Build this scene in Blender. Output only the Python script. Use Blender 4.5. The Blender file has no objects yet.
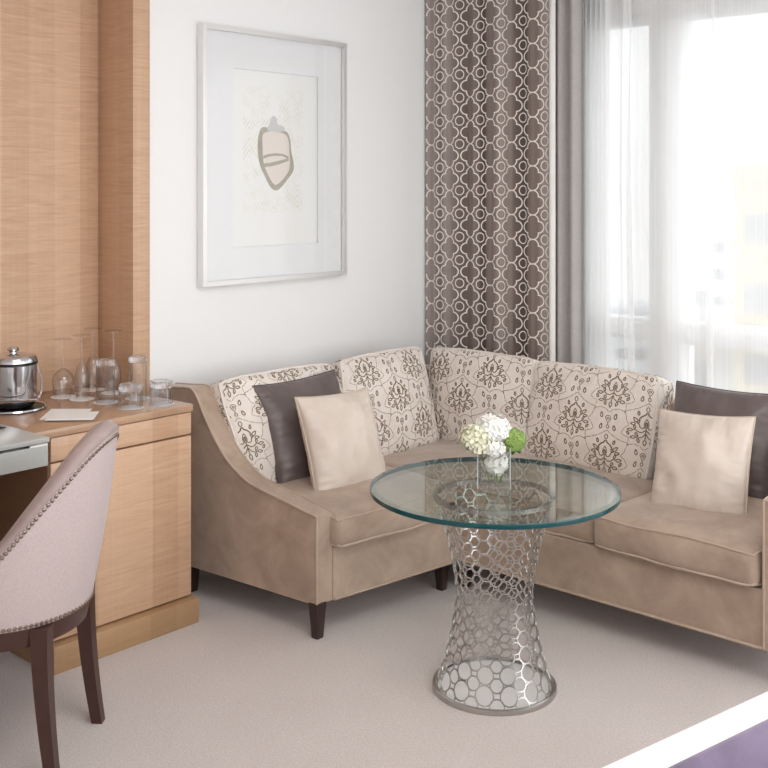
import bpy, bmesh, math, random
from mathutils import Vector, Matrix, noise
random.seed(7)
PI = math.pi
SC = bpy.context.scene
COL = SC.collection

# ------------------------------------------------------------------ camera
cam_d = bpy.data.cameras.new('camera')
cam_d.sensor_width = 36.0
cam_d.lens = 36.0 * 1100 / 768
cam_d.shift_y = -(384 - 190) / 768
cam_d.clip_end = 500
cam = bpy.data.objects.new('camera', cam_d)
COL.objects.link(cam)
YAW = math.atan(980 / 1100)
cam.location = (0, 0, 1.55)
cam.rotation_euler = (PI / 2, 0, YAW)
SC.camera = cam

# ------------------------------------------------------------------ world, exposure
w = bpy.data.worlds.new('overcast_sky')
SC.world = w
w.use_nodes = True
bg = w.node_tree.nodes['Background']
bg.inputs['Color'].default_value = (0.98, 0.99, 1.0, 1)
# overcast sky, raised beyond the window, dimmed behind; the east boost is added fill
_nt = w.node_tree
_tc = _nt.nodes.new('ShaderNodeTexCoord')
_sp = _nt.nodes.new('ShaderNodeSeparateXYZ')
_nt.links.new(_tc.outputs['Generated'], _sp.inputs[0])


def _wm(op, a, b):
    nd = _nt.nodes.new('ShaderNodeMath')
    nd.operation = op
    for k, v in enumerate((a, b)):
        if isinstance(v, bpy.types.NodeSocket):
            _nt.links.new(v, nd.inputs[k])
        else:
            nd.inputs[k].default_value = v
    return nd.outputs[0]


SKY_BASE, SKY_WINDOW, EAST_FILL, SKY_SOUTH, SKY_HIGH = 1.0, 0.1, 1.8, 0.75, 2.2
_st = _wm('ADD', SKY_BASE, _wm('MULTIPLY', _wm('MAXIMUM', _sp.outputs['Y'], 0.0), SKY_WINDOW))
_st = _wm('ADD', _st, _wm('MULTIPLY', _wm('MAXIMUM', _sp.outputs['X'], 0.0), EAST_FILL))
_st = _wm('ADD', _st, _wm('MULTIPLY', _wm('MINIMUM', _sp.outputs['Y'], 0.0), SKY_SOUTH))
_st = _wm('ADD', _st, _wm('MULTIPLY', _wm('MULTIPLY', _wm('MAXIMUM', _sp.outputs['Y'], 0.0), _wm('MAXIMUM', _sp.outputs['Z'], 0.0)), SKY_HIGH))
_nt.links.new(_st, bg.inputs['Strength'])
SC.view_settings.view_transform = 'Standard'
SC.view_settings.look = 'None'
SC.view_settings.gamma = 1.0
SC.view_settings.exposure = 0.42
SC.view_settings.use_curve_mapping = False


def area_light(name, loc, rot, sx, sy, power, color=(1, 1, 1), portal=False):
    l = bpy.data.lights.new(name, 'AREA')
    l.shape = 'RECTANGLE'
    l.size, l.size_y = sx, sy
    l.energy = power
    l.color = color
    if portal:
        l.cycles.is_portal = True
    o = bpy.data.objects.new(name, l)
    o.location = loc
    o.rotation_euler = rot
    COL.objects.link(o)
    return o


CEIL_FILL = area_light('ceiling_fill', (-0.7, 1.5, 2.70), (0, 0, 0), 1.6, 1.6, 30, (1, 0.97, 0.94))  # added soft fill under the ceiling, unseen and without a fixture


# ------------------------------------------------------------------ materials
class NT:
    """tiny helper around a material's node tree"""
    def __init__(self, name):
        self.m = bpy.data.materials.new(name)
        self.m.use_nodes = True
        self.t = self.m.node_tree
        self.n = self.t.nodes
        self.l = self.t.links
        self.b = self.n['Principled BSDF']
        self.out = self.n['Material Output']

    def node(self, typ, **kw):
        nd = self.n.new(typ)
        for k, v in kw.items():
            setattr(nd, k, v)
        return nd

    def set(self, sock, v):
        if isinstance(v, bpy.types.NodeSocket):
            self.l.new(v, sock)
        else:
            sock.default_value = v

    def math(self, op, a, b=0.0, c=None, clamp=False):
        nd = self.node('ShaderNodeMath', operation=op)
        nd.use_clamp = clamp
        self.set(nd.inputs[0], a)
        self.set(nd.inputs[1], b)
        if c is not None:
            self.set(nd.inputs[2], c)
        return nd.outputs[0]

    def coord(self, kind='Object', scale=(1, 1, 1), loc=(0, 0, 0)):
        tc = self.node('ShaderNodeTexCoord')
        mp = self.node('ShaderNodeMapping')
        mp.inputs['Scale'].default_value = scale
        mp.inputs['Location'].default_value = loc
        self.l.new(tc.outputs[kind], mp.inputs[0])
        return mp.outputs[0]

    def noise(self, vec, scale=5, detail=3, rough=0.5, dist=0.0):
        nd = self.node('ShaderNodeTexNoise')
        self.l.new(vec, nd.inputs['Vector'])
        nd.inputs['Scale'].default_value = scale
        nd.inputs['Detail'].default_value = detail
        nd.inputs['Roughness'].default_value = rough
        nd.inputs['Distortion'].default_value = dist
        return nd.outputs['Fac']

    def ramp(self, fac, stops):
        nd = self.node('ShaderNodeValToRGB')
        cr = nd.color_ramp
        while len(cr.elements) > 1:
            cr.elements.remove(cr.elements[0])
        cr.elements[0].position = stops[0][0]
        cr.elements[0].color = (*stops[0][1], 1)
        for p, c in stops[1:]:
            e = cr.elements.new(p)
            e.color = (*c, 1)
        self.l.new(fac, nd.inputs[0])
        return nd.outputs[0]

    def mix(self, fac, a, b, mode='MIX'):
        nd = self.node('ShaderNodeMix', data_type='RGBA', blend_type=mode)
        self.set(nd.inputs[0], fac)
        self.set(nd.inputs[6], a if isinstance(a, bpy.types.NodeSocket) else (*a, 1))
        self.set(nd.inputs[7], b if isinstance(b, bpy.types.NodeSocket) else (*b, 1))
        return nd.outputs[2]

    def bump(self, h, strength=0.3, dist=0.01):
        nd = self.node('ShaderNodeBump')
        nd.inputs['Strength'].default_value = strength
        nd.inputs['Distance'].default_value = dist
        self.l.new(h, nd.inputs['Height'])
        self.l.new(nd.outputs[0], self.b.inputs['Normal'])

    def base(self, c=None, rough=None, metal=None, **kw):
        if c is not None:
            self.set(self.b.inputs['Base Color'], c if isinstance(c, bpy.types.NodeSocket) else (*c, 1))
        if rough is not None:
            self.b.inputs['Roughness'].default_value = rough
        if metal is not None:
            self.b.inputs['Metallic'].default_value = metal
        for k, v in kw.items():
            self.set(self.b.inputs[k.replace('_', ' ')], v)
        return self


def srgb(r, g, b):
    f = lambda v: (v / 255 / 12.92) if v / 255 < 0.04045 else ((v / 255 + 0.055) / 1.055) ** 2.4
    return (f(r), f(g), f(b))


M = {}


def plain(key, c, rough=0.6, metal=0.0, nscale=0, var=0.06, bump=0.0, bscale=200, **kw):
    t = NT(key)
    col = c
    v = t.coord()
    if nscale:
        n = t.noise(v, nscale, 4)
        col = t.mix(n, tuple(x * (1 - var) for x in c), tuple(min(1, x * (1 + var)) for x in c))
    t.base(col, rough, metal, **kw)
    if bump:
        t.bump(t.noise(v, bscale, 2), bump, 0.002)
    M[key] = t.m
    return t


plain('wall_paint', srgb(237, 237, 237), 0.85, nscale=30, var=0.01, bump=0.05, bscale=300)
plain('ceiling_paint', srgb(240, 240, 238), 0.9, nscale=20, var=0.01)
plain('window_metal', srgb(232, 234, 234), 0.5, nscale=20, var=0.02)
plain('silver', srgb(232, 231, 230), 0.42, 0.85, nscale=60, var=0.03)
plain('lacquer_white', srgb(236, 235, 233), 0.4, nscale=20, var=0.01)
plain('glint_white', srgb(226, 234, 232), 0.1, nscale=20, var=0.02)
plain('chrome', srgb(200, 200, 204), 0.12, 1.0, nscale=12, var=0.03)
plain('ring_metal', srgb(188, 184, 181), 0.3, 1.0, nscale=15, var=0.1)
plain('dark_metal', srgb(40, 38, 38), 0.35, 0.6, nscale=30)
plain('dark_wood', srgb(66, 40, 34), 0.35, nscale=30, var=0.25)
plain('sofa_leg', srgb(52, 34, 30), 0.4, nscale=30, var=0.2)
plain('grey_lacquer', srgb(182, 184, 182), 0.25, nscale=10, var=0.01)
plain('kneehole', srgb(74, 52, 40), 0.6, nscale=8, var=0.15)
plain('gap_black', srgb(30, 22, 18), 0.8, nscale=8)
plain('paper', srgb(243, 242, 242), 0.8, nscale=60, var=0.015)
plain('mat_board', srgb(236, 237, 238), 0.9, nscale=60, var=0.01)
plain('motif_brown', srgb(172, 165, 150), 0.9, nscale=90, var=0.22)
plain('motif_pink', srgb(228, 219, 210), 0.9, nscale=40, var=0.03)
plain('motif_grey', srgb(202, 202, 200), 0.9, nscale=90, var=0.05)
plain('white_fabric', srgb(240, 240, 242), 0.9, nscale=14, var=0.02, bump=0.1, bscale=40)
plain('lining', srgb(240, 238, 234), 0.9, nscale=40, var=0.02)
plain('petal_white', srgb(246, 245, 240), 0.7, nscale=50, var=0.03)
plain('petal_cream', srgb(232, 230, 205), 0.7, nscale=50, var=0.08)
plain('petal_green', srgb(150, 178, 98), 0.7, nscale=60, var=0.3)
plain('leaf_green', srgb(50, 82, 32), 0.6, nscale=60, var=0.3)
plain('stem_green', srgb(120, 140, 84), 0.6, nscale=60, var=0.2)
plain('embroidery', srgb(118, 100, 80), 0.85, nscale=200, var=0.2)
plain('nail_metal', srgb(150, 135, 125), 0.3, 1.0, nscale=60)
plain('facade_yellow', srgb(178, 160, 100), 0.9, nscale=0.5, var=0.02)
plain('facade_white', srgb(180, 180, 180), 0.9, nscale=0.5, var=0.02)
plain('facade_grey', srgb(192, 198, 204), 0.9, nscale=0.5, var=0.03)  # pale cool tone puts the distance haze into the colour
plain('facade_window', srgb(84, 90, 98), 0.4, nscale=0.5, var=0.05)
plain('city_ground', srgb(190, 192, 195), 0.95, nscale=0.1, var=0.05)
plain('seat_pad', srgb(190, 176, 172), 0.9, nscale=30)


def wood(key, c1, c2, ripple_axis='Z', band=9.0, along='Y', rough=0.42):
    """figured veneer: vertical leaves of slightly different tone, fine horizontal ripple figure"""
    t = NT(key)
    v = t.coord()
    sp = t.node('ShaderNodeSeparateXYZ')
    t.l.new(v, sp.inputs[0])
    ax = t.math('ADD', t.math('MULTIPLY', sp.outputs['Y'], 1.0), t.math('MULTIPLY', sp.outputs['X'], 1.0))
    leaf = t.math('FLOOR', t.math('MULTIPLY', ax, band))
    wn = t.node('ShaderNodeTexWhiteNoise', noise_dimensions='1D')
    t.l.new(leaf, wn.inputs['W'])
    rip = t.noise(t.coord(scale=(2.5, 2.5, 34)), 2.0, 3, 0.55, 1.4)
    vert = t.noise(t.coord(scale=(90, 90, 1.5)), 1.0, 3, 0.6)
    f = t.math('ADD', t.math('MULTIPLY', rip, 0.75), t.math('MULTIPLY', vert, 0.2))
    f = t.math('ADD', f, t.math('MULTIPLY', wn.outputs['Value'], 0.28))
    f = t.math('MULTIPLY', t.math('SUBTRACT', f, 0.33), 1.9, clamp=True)
    t.base(t.mix(f, c1, c2), rough)
    M[key] = t.m


wood('veneer', srgb(184, 147, 117), srgb(210, 175, 146))
wood('veneer_counter', srgb(166, 133, 107), srgb(186, 153, 125), rough=0.2)
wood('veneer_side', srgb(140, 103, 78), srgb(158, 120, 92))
wood('plinth_wood', srgb(160, 126, 92), srgb(176, 142, 106))

# carpet
t = NT('carpet')
v = t.coord()
n1 = t.noise(v, 2.2, 4, 0.6)
n2 = t.noise(v, 150, 3, 0.75)
col = t.mix(n1, srgb(204, 193, 189), srgb(222, 213, 209))
col = t.mix(t.math('MULTIPLY', t.ramp(n2, [(.38, (0, 0, 0)), (.62, (1, 1, 1))]), 0.45), col, srgb(168, 156, 153))
t.base(col, 0.98, Sheen_Weight=0.25)
t.bump(n2, 0.6, 0.006)
M['carpet'] = t.m


def velvet(key, c1, c2, sheen=0.35, rough=0.85, nsc=6, bump=0.08):
    t = NT(key)
    v = t.coord()
    n = t.ramp(t.noise(v, nsc, 5, 0.65, 0.6), [(.32, (0, 0, 0)), (.68, (1, 1, 1))])
    t.base(t.mix(n, c1, c2), rough, Sheen_Weight=sheen, Sheen_Roughness=0.4)
    t.bump(t.noise(v, 400, 1), bump, 0.002)
    M[key] = t.m


velvet('sofa_velvet', srgb(156, 134, 118), srgb(186, 164, 146), 0.45, 0.8, 5)
velvet('sofa_piping', srgb(172, 150, 132), srgb(190, 170, 152))
velvet('cushion_linen', srgb(222, 212, 203), srgb(232, 223, 215), 0.1, 0.9, 10, 0.2)
velvet('satin_beige', srgb(204, 190, 178), srgb(218, 206, 194), 0.15, 0.36, 4)
velvet('satin_beige_piping', srgb(190, 172, 155), srgb(205, 190, 172), 0.1, 0.6, 20)
velvet('satin_charcoal', srgb(96, 84, 82), srgb(112, 100, 98), 0.15, 0.36, 4)
velvet('satin_charcoal_piping', srgb(70, 62, 60), srgb(90, 80, 78), 0.1, 0.6, 20)
velvet('chair_band', srgb(146, 127, 124), srgb(164, 145, 142), 0.25, 0.5, 8)
velvet('purple_throw', srgb(88, 70, 104), srgb(122, 103, 140), 0.5, 0.7, 5)

# chair fabric: fine woven herringbone
t = NT('chair_fabric')
v = t.coord()
wv = t.noise(t.coord(scale=(1, 1, 1)), 260, 2, 0.7)
t.base(t.mix(t.math('MULTIPLY', wv, 0.9), srgb(204, 189, 187), srgb(158, 142, 142)), 0.9, Sheen_Weight=0.15)
t.bump(wv, 0.4, 0.002)
M['chair_fabric'] = t.m


def thin_glass(key, tint, rough=0.02, ior=1.5, boost=1.0):
    t = NT(key)
    t.n.remove(t.b)
    tr = t.node('ShaderNodeBsdfTransparent')
    tr.inputs[0].default_value = (*tint, 1)
    gl = t.node('ShaderNodeBsdfGlossy')
    gl.inputs['Roughness'].default_value = rough
    lw = t.node('ShaderNodeLayerWeight')
    lw.inputs['Blend'].default_value = 0.5
    f0 = ((ior - 1) / (ior + 1)) ** 2
    sch = t.math('ADD', f0, t.math('MULTIPLY', t.math('POWER', lw.outputs['Facing'], 5.0), 1 - f0))
    mx = t.node('ShaderNodeMixShader')
    f = t.math('MULTIPLY', sch, boost, clamp=True)
    t.l.new(f, mx.inputs[0])
    t.l.new(tr.outputs[0], mx.inputs[1])
    t.l.new(gl.outputs[0], mx.inputs[2])
    t.l.new(mx.outputs[0], t.out.inputs['Surface'])
    M[key] = t.m


thin_glass('pane', (0.97, 0.98, 0.98))
thin_glass('picture_glass', (0.99, 0.99, 0.99), 0.01)
thin_glass('table_glass', (0.90, 0.95, 0.93), 0.01, 1.5, 1.0)
thin_glass('bevel_glass', (0.72, 0.86, 0.85), 0.02, 1.6, 1.3)
thin_glass('drink_glass', (0.982, 0.982, 0.985), 0.03, 1.5, 1.6)
t = NT('clear_glass')
v = t.coord()
t.base(t.mix(t.noise(v, 40, 2), srgb(248, 248, 249), srgb(253, 253, 253)), 0.02, Transmission_Weight=1.0, IOR=1.45)
M['clear_glass'] = t.m
thin_glass('foot_glass', (0.97, 0.97, 0.97), 0.12, 1.6, 4.0)
thin_glass('vase_glass', (0.982, 0.988, 0.985), 0.02, 1.5, 1.1)
thin_glass('water', (0.95, 0.97, 0.96), 0.02, 1.33)
t = NT('glass_edge')
t.base(srgb(16, 70, 74), 0.15)
M['glass_edge'] = t.m
t = NT('thick_glass')
v = t.coord()
t.base(t.mix(t.noise(v, 60, 2), srgb(240, 240, 244), srgb(250, 250, 252)), 0.05, Transmission_Weight=0.9, IOR=1.45)
t.bump(t.noise(v, 120, 2), 0.5, 0.004)
M['thick_glass'] = t.m

# patterned drape: woven quatrefoil trellis on a taupe ground (UV in pattern units)
t = NT('trellis_drape')
uvn = t.node('ShaderNodeUVMap')
sp = t.node('ShaderNodeSeparateXYZ')
t.l.new(uvn.outputs[0], sp.inputs[0])
U, V = sp.outputs[0], sp.outputs[1]
cu = t.math('SUBTRACT', t.math('FRACT', U), 0.5)
cv = t.math('SUBTRACT', t.math('FRACT', V), 0.5)
au, av = t.math('ABSOLUTE', cu), t.math('ABSOLUTE', cv)


def dist2(x, y, cx, cy, sx=1.0, sy=1.0):
    dx = t.math('MULTIPLY', t.math('SUBTRACT', x, cx), sx)
    dy = t.math('MULTIPLY', t.math('SUBTRACT', y, cy), sy)
    return t.math('SQRT', t.math('ADD', t.math('MULTIPLY', dx, dx), t.math('MULTIPLY', dy, dy)))


d1 = t.math('SUBTRACT', dist2(au, av, 0.215, 0.0), 0.225)
d2 = t.math('SUBTRACT', dist2(au, av, 0.0, 0.265), 0.225)
d0 = t.math('SUBTRACT', dist2(au, av, 0.0, 0.0), 0.2)
dq = t.math('MINIMUM', d0, t.math('MINIMUM', d1, d2))
dc = t.math('SUBTRACT', dist2(au, av, 0.5, 0.5, 1.15, 1.0), 0.19)
lq = t.math('LESS_THAN', t.math('ABSOLUTE', t.math('SUBTRACT', dq, 0.012)), 0.026)
lc = t.math('LESS_THAN', t.math('ABSOLUTE', dc), 0.022)
line = t.math('MAXIMUM', lq, lc)
fold_shade = t.node('ShaderNodeTexNoise', noise_dimensions='1D')
t.l.new(t.math('MULTIPLY', U, 0.55), fold_shade.inputs['W'])
fold_shade.inputs['Scale'].default_value = 2.0
fold_shade.inputs['Detail'].default_value = 1.0
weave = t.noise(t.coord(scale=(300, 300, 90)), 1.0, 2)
g = t.ramp(fold_shade.outputs['Fac'], [(0.34, srgb(78, 60, 52)), (0.5, srgb(132, 116, 109)), (0.62, srgb(168, 156, 150))])  # brown and grey bands put the folds' light and shade into the cloth colour
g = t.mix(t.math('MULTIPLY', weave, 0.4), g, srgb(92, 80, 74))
t.base(t.mix(line, g, srgb(234, 228, 220)), 0.6, Sheen_Weight=0.2)
M['trellis_drape'] = t.m

# blackout curtain: fine horizontal weave
t = NT('grey_drape')
wv = t.noise(t.coord(scale=(40, 40, 500)), 1.0, 2)
t.base(t.mix(wv, srgb(160, 157, 155), srgb(190, 186, 184)), 0.8, Sheen_Weight=0.1)
M['grey_drape'] = t.m

# sheer
t = NT('sheer_voile')
t.n.remove(t.b)
tr = t.node('ShaderNodeBsdfTransparent')
tl = t.node('ShaderNodeBsdfTranslucent')
tl.inputs[0].default_value = (0.98, 0.98, 0.98, 1)
df = t.node('ShaderNodeBsdfDiffuse')
df.inputs[0].default_value = (0.97, 0.97, 0.97, 1)
m1 = t.node('ShaderNodeMixShader')
m1.inputs[0].default_value = 0.5
t.l.new(tl.outputs[0], m1.inputs[1])
t.l.new(df.outputs[0], m1.inputs[2])
thr = t.noise(t.coord(scale=(120, 120, 1.0)), 1.0, 2)
fac = t.math('ADD', 0.64, t.math('MULTIPLY', thr, 0.16))
m2 = t.node('ShaderNodeMixShader')
t.l.new(fac, m2.inputs[0])
t.l.new(tr.outputs[0], m2.inputs[1])
t.l.new(m1.outputs[0], m2.inputs[2])
t.l.new(m2.outputs[0], t.out.inputs['Surface'])
M['sheer_voile'] = t.m

# print paper: pale herringbone of yellow-green strokes
t = NT('print_paper')
v = t.coord()
sp = t.node('ShaderNodeSeparateXYZ')
t.l.new(v, sp.inputs[0])
px_ = t.math('PINGPONG', sp.outputs['Y'], 0.07)
st = t.math('SINE', t.math('MULTIPLY', t.math('ADD', sp.outputs['Z'], t.math('MULTIPLY', px_, 1.3)), 260))
nz = t.noise(t.coord(scale=(14, 14, 14)), 1.0, 3)
nz2 = t.ramp(t.noise(t.coord(scale=(22, 22, 22)), 1.0, 3), [(.42, (0, 0, 0)), (.7, (1, 1, 1))])
f = t.math('MULTIPLY', t.math('MULTIPLY', t.math('SMOOTH_MAX', st, 0.0, 0.4), nz2), 0.75)
# the strokes stay inside a printed field
fy = t.math('LESS_THAN', t.math('ABSOLUTE', t.math('SUBTRACT', sp.outputs['Y'], 0.0)), 0.175)
fz = t.math('LESS_THAN', t.math('ABSOLUTE', t.math('SUBTRACT', sp.outputs['Z'], 0.03)), 0.27)
f = t.math('MULTIPLY', f, t.math('MULTIPLY', fy, fz))
t.base(t.mix(f, srgb(240, 240, 238), srgb(212, 208, 172)), 0.9)
M['print_paper'] = t.m


# ------------------------------------------------------------------ mesh helpers
def obj(name, bm, mat, parent=None, smooth=True, angle=40, local=False, kind=None, loc=None):
    """link a bmesh as one object; vertices are in world space unless local=True"""
    if parent is not None and not local:
        off = parent.matrix_world.inverted() if False else None
        o_ = Vector((0, 0, 0))
        p = parent
        while p is not None:
            o_ += p.location
            p = p.parent
        for v in bm.verts:
            v.co -= o_
    me = bpy.data.meshes.new(name)
    bmesh.ops.recalc_face_normals(bm, faces=bm.faces)
    if smooth:
        ca = math.cos(math.radians(angle))
        for f in bm.faces:
            f.smooth = True
        for e in bm.edges:
            if len(e.link_faces) == 2 and e.link_faces[0].normal.dot(e.link_faces[1].normal) < ca:
                e.smooth = False
    bm.to_mesh(me)
    bm.free()
    for m in (mat if isinstance(mat, (list, tuple)) else [mat]):
        me.materials.append(M[m])
    o = bpy.data.objects.new(name, me)
    COL.objects.link(o)
    if parent is not None:
        o.parent = parent
    if loc is not None:
        o.location = loc
    if kind:
        o['kind'] = kind
    return o


def tag(o, label, cat, group=None):
    o['label'] = label
    o['category'] = cat
    if group:
        o['group'] = group
    return o


def thing(name, label, cat, loc=(0, 0, 0), rz=0, group=None):
    o = bpy.data.objects.new(name, None)
    o.empty_display_size = 0.05
    COL.objects.link(o)
    o.location = loc
    o.rotation_euler = (0, 0, rz)
    return tag(o, label, cat, group)


def dup(root, loc, rz=None, label=None, group=None):
    r = root.copy()
    COL.objects.link(r)
    r.location = loc
    if rz is not None:
        r.rotation_euler = (0, 0, rz)
    if label:
        r['label'] = label
    if group:
        r['group'] = group
    for ch in list(root.children):
        c = ch.copy()
        COL.objects.link(c)
        c.parent = r
        for g_ in list(ch.children):
            d = g_.copy()
            COL.objects.link(d)
            d.parent = c
    return r


def add_box(bm, x0, x1, y0, y1, z0, z1, bevel=0.0, seg=2):
    r = bmesh.ops.create_cube(bm, size=1)
    vs = r['verts']
    for v in vs:
        v.co = Vector(((x0 + x1) / 2 + v.co.x * (x1 - x0), (y0 + y1) / 2 + v.co.y * (y1 - y0), (z0 + z1) / 2 + v.co.z * (z1 - z0)))
    if bevel:
        es = list({e for v in vs for e in v.link_edges})
        bmesh.ops.bevel(bm, geom=es, offset=bevel, segments=seg, affect='EDGES', profile=0.5)


def box(*a, **k):
    bm = bmesh.new()
    add_box(bm, *a, **k)
    return bm


def add_tube(bm, pts, r, n=8, closed=False, cap=True):
    pts = [Vector(p) for p in pts]
    N = len(pts)
    rad = r if isinstance(r, (list, tuple)) else [r] * N
    rings = []
    up = None
    for i, p in enumerate(pts):
        if closed:
            tg = pts[(i + 1) % N] - pts[i - 1]
        else:
            tg = pts[min(i + 1, N - 1)] - pts[max(i - 1, 0)]
        tg = tg.normalized() if tg.length > 1e-9 else Vector((0, 0, 1))
        if up is None:
            up = tg.orthogonal().normalized()
        up = (up - tg * up.dot(tg))
        up = up.normalized() if up.length > 1e-6 else tg.orthogonal().normalized()
        s = tg.cross(up)
        rings.append([bm.verts.new(p + (up * math.cos(2 * PI * k / n) + s * math.sin(2 * PI * k / n)) * rad[i]) for k in range(n)])
    for i in range(N if closed else N - 1):
        a, b = rings[i], rings[(i + 1) % N]
        # closed loops: choose the best twist alignment
        sh = 0
        if closed and i == N - 1:
            sh = min(range(n), key=lambda q: (a[0].co - b[q].co).length)
        for k in range(n):
            try:
                bm.faces.new((a[k], a[(k + 1) % n], b[(k + 1 + sh) % n], b[(k + sh) % n]))
            except ValueError:
                pass
    if cap and not closed:
        bm.faces.new(rings[0][::-1])
        bm.faces.new(rings[-1])


def add_lathe(bm, prof, n=32, center=(0, 0, 0), rib=None, closed=False):
    cx, cy, cz = center
    rings = []
    for r, z in prof:
        if r < 1e-6:
            rings.append([bm.verts.new((cx, cy, cz + z))])
        else:
            ring = []
            for k in range(n):
                rr = r
                if rib and k % 2 and rib[0] <= z <= rib[1]:
                    rr = r * rib[2]
                ring.append(bm.verts.new((cx + rr * math.cos(2 * PI * k / n), cy + rr * math.sin(2 * PI * k / n), cz + z)))
            rings.append(ring)
    pairs = list(zip(rings[:-1], rings[1:]))
    if closed:
        pairs.append((rings[-1], rings[0]))
    for a, b in pairs:
        for k in range(n):
            k2 = (k + 1) % n
            if len(a) == 1 and len(b) == 1:
                continue
            if len(a) == 1:
                bm.faces.new((a[0], b[k], b[k2]))
            elif len(b) == 1:
                bm.faces.new((a[k], a[k2], b[0]))
            else:
                bm.faces.new((a[k], a[k2], b[k2], b[k]))


def lathe(prof, n=32, **k):
    bm = bmesh.new()
    add_lathe(bm, prof, n, **k)
    return bm


def add_poly_prism(bm, poly, z0, z1):
    a = [bm.verts.new((x, y, z0)) for x, y in poly]
    b = [bm.verts.new((x, y, z1)) for x, y in poly]
    n = len(poly)
    bm.faces.new(a[::-1])
    bm.faces.new(b)
    for i in range(n):
        bm.faces.new((a[i], a[(i + 1) % n], b[(i + 1) % n], b[i]))


def bevel_all(bm, off, seg=3, min_angle=30):
    es = [e for e in bm.edges if len(e.link_faces) == 2 and e.calc_face_angle(0) > math.radians(min_angle)]
    bmesh.ops.bevel(bm, geom=es, offset=off, segments=seg, affect='EDGES', profile=0.5)


# ------------------------------------------------------------------ setting
WX = -3.55          # picture wall
CY = 4.30           # line where the picture wall meets the drapes
obj('floor', box(-3.9, 2.2, -1.2, 4.75, -0.1, 0), 'carpet', kind='structure')
obj('wall_left', box(-3.7, WX, 2.593, 4.75, 0, 2.75), 'wall_paint', kind='structure')
obj('ceiling', box(-3.9, 2.2, -1.2, 4.75, 2.75, 2.85), 'ceiling_paint', kind='structure')
bm = box(-3.7, -2.80, 4.52, 4.75, 0, 2.75)
add_box(bm, -2.80, 2.2, 4.52, 4.75, 2.36, 2.75)
obj('wall_far', bm, 'wall_paint', kind='structure')
obj('wall_alcove', box(-3.90, -3.765, -1.2, 2.62, 0, 2.75), 'veneer', kind='structure')
obj('trim_1', box(-3.765, -3.53, 2.514, 2.593, 0, 2.75, bevel=0.003), 'veneer', kind='structure')
obj('trim_2', box(-3.765, -3.53, 0.40, 0.48, 0, 2.75, bevel=0.003), 'veneer', kind='structure')
obj('trim_3', box(-3.765, -3.535, 0.48, 2.514, 2.52, 2.75), 'veneer', kind='structure')
obj('baseboard_left', box(WX, WX + 0.015, 2.60, 4.5, 0, 0.1, bevel=0.003), 'wall_paint', kind='structure')

obj('wall_back', box(-3.9, 2.2, -1.3, -1.2, 0, 2.75), 'wall_paint', kind='structure')
# window: frame members as parts of one structure
win = bpy.data.objects.new('window_1', None)
COL.objects.link(win)
win['kind'] = 'structure'
win.location = (-0.3, 4.57, 0)
bm = bmesh.new()
add_box(bm, -2.80, 2.2, 4.53, 4.62, 2.31, 2.36, bevel=0.004)
add_box(bm, -2.80, 2.2, 4.53, 4.62, 0.0, 0.07, bevel=0.004)
add_box(bm, -2.80, -2.745, 4.53, 4.62, 0.07, 2.31, bevel=0.004)
obj('window_frame', bm, 'window_metal', win)
MULL = [(-2.425, -2.255), (-0.95, -0.78), (0.52, 0.69), (2.0, 2.17)]
for a, b in MULL:
    bm = box(a + 0.05, b, 4.50, 4.64, 0.07, 2.31, bevel=0.004)
    add_box(bm, a, a + 0.06, 4.53, 4.62, 0.07, 2.31, bevel=0.003)
    obj('mullion', bm, 'window_metal', win)
xs = [-2.745] + [c for ab in MULL for c in ab]
for i in range(0, len(xs) - 1, 2):
    a, b = xs[i], xs[i + 1]
    obj('transom', box(a, b, 4.53, 4.62, 0.865, 0.962, bevel=0.004), 'window_metal', win)
    obj('upper_pane', box(a, b, 4.57, 4.578, 0.962, 2.31), 'pane', win)
    obj('lower_pane', box(a, b, 4.57, 4.578, 0.07, 0.865), 'pane', win)

# ------------------------------------------------------------------ city outside
obj('ground', box(-140, 60, 12, 260, -31, -30), 'city_ground', kind='structure')


def building(label, cx, cy, wx, wy, ztop, mat, rows, colsn, rz=0.0, roof=None):
    b = thing('apartment_building', label, 'building', (cx, cy, -30), rz)
    h = ztop + 30
    obj('facade', box(-wx / 2, wx / 2, -wy / 2, wy / 2, 0, h), mat, b, local=True)
    obj('roof_parapet', box(-wx / 2 - .15, wx / 2 + .15, -wy / 2 - .15, wy / 2 + .15, h - .5, h + .25), mat, b, local=True)
    for r in range(rows):
        z = h - 3.2 - r * 3.1
        for c in range(colsn):
            x = -wx / 2 + wx * (c + 0.5) / colsn
            ww = wx / colsn * 0.34
            obj('window_band', box(x - ww, x + ww, -wy / 2 - .06, -wy / 2 + .05, z, z + 1.25), 'facade_window', b, local=True)
    return b


def ray(px, d):
    fx, fy = -math.sin(YAW), math.cos(YAW)
    rx, ry = math.cos(YAW), math.sin(YAW)
    s = d * (px - 384) / 1100
    return fx * d + rx * s, fy * d + ry * s


x, y = ray(790, 52)
building('pale yellow high-rise seen through the sheer curtain on the right', x, y, 5.0, 8, 2.4, 'facade_yellow', 6, 2, YAW * 0.6)
x, y = ray(724, 66)
building('low white flat-roofed block beside the pale yellow high-rise', x, y, 4.6, 10, -6.2, 'facade_white', 5, 2, YAW * 0.6)
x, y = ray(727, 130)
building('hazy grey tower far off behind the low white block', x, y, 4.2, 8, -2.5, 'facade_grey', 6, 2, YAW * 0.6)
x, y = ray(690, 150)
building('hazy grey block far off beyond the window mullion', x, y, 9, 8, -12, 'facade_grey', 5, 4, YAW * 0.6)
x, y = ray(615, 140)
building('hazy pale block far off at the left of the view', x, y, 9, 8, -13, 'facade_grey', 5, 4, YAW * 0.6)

# ------------------------------------------------------------------ curtains


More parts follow.
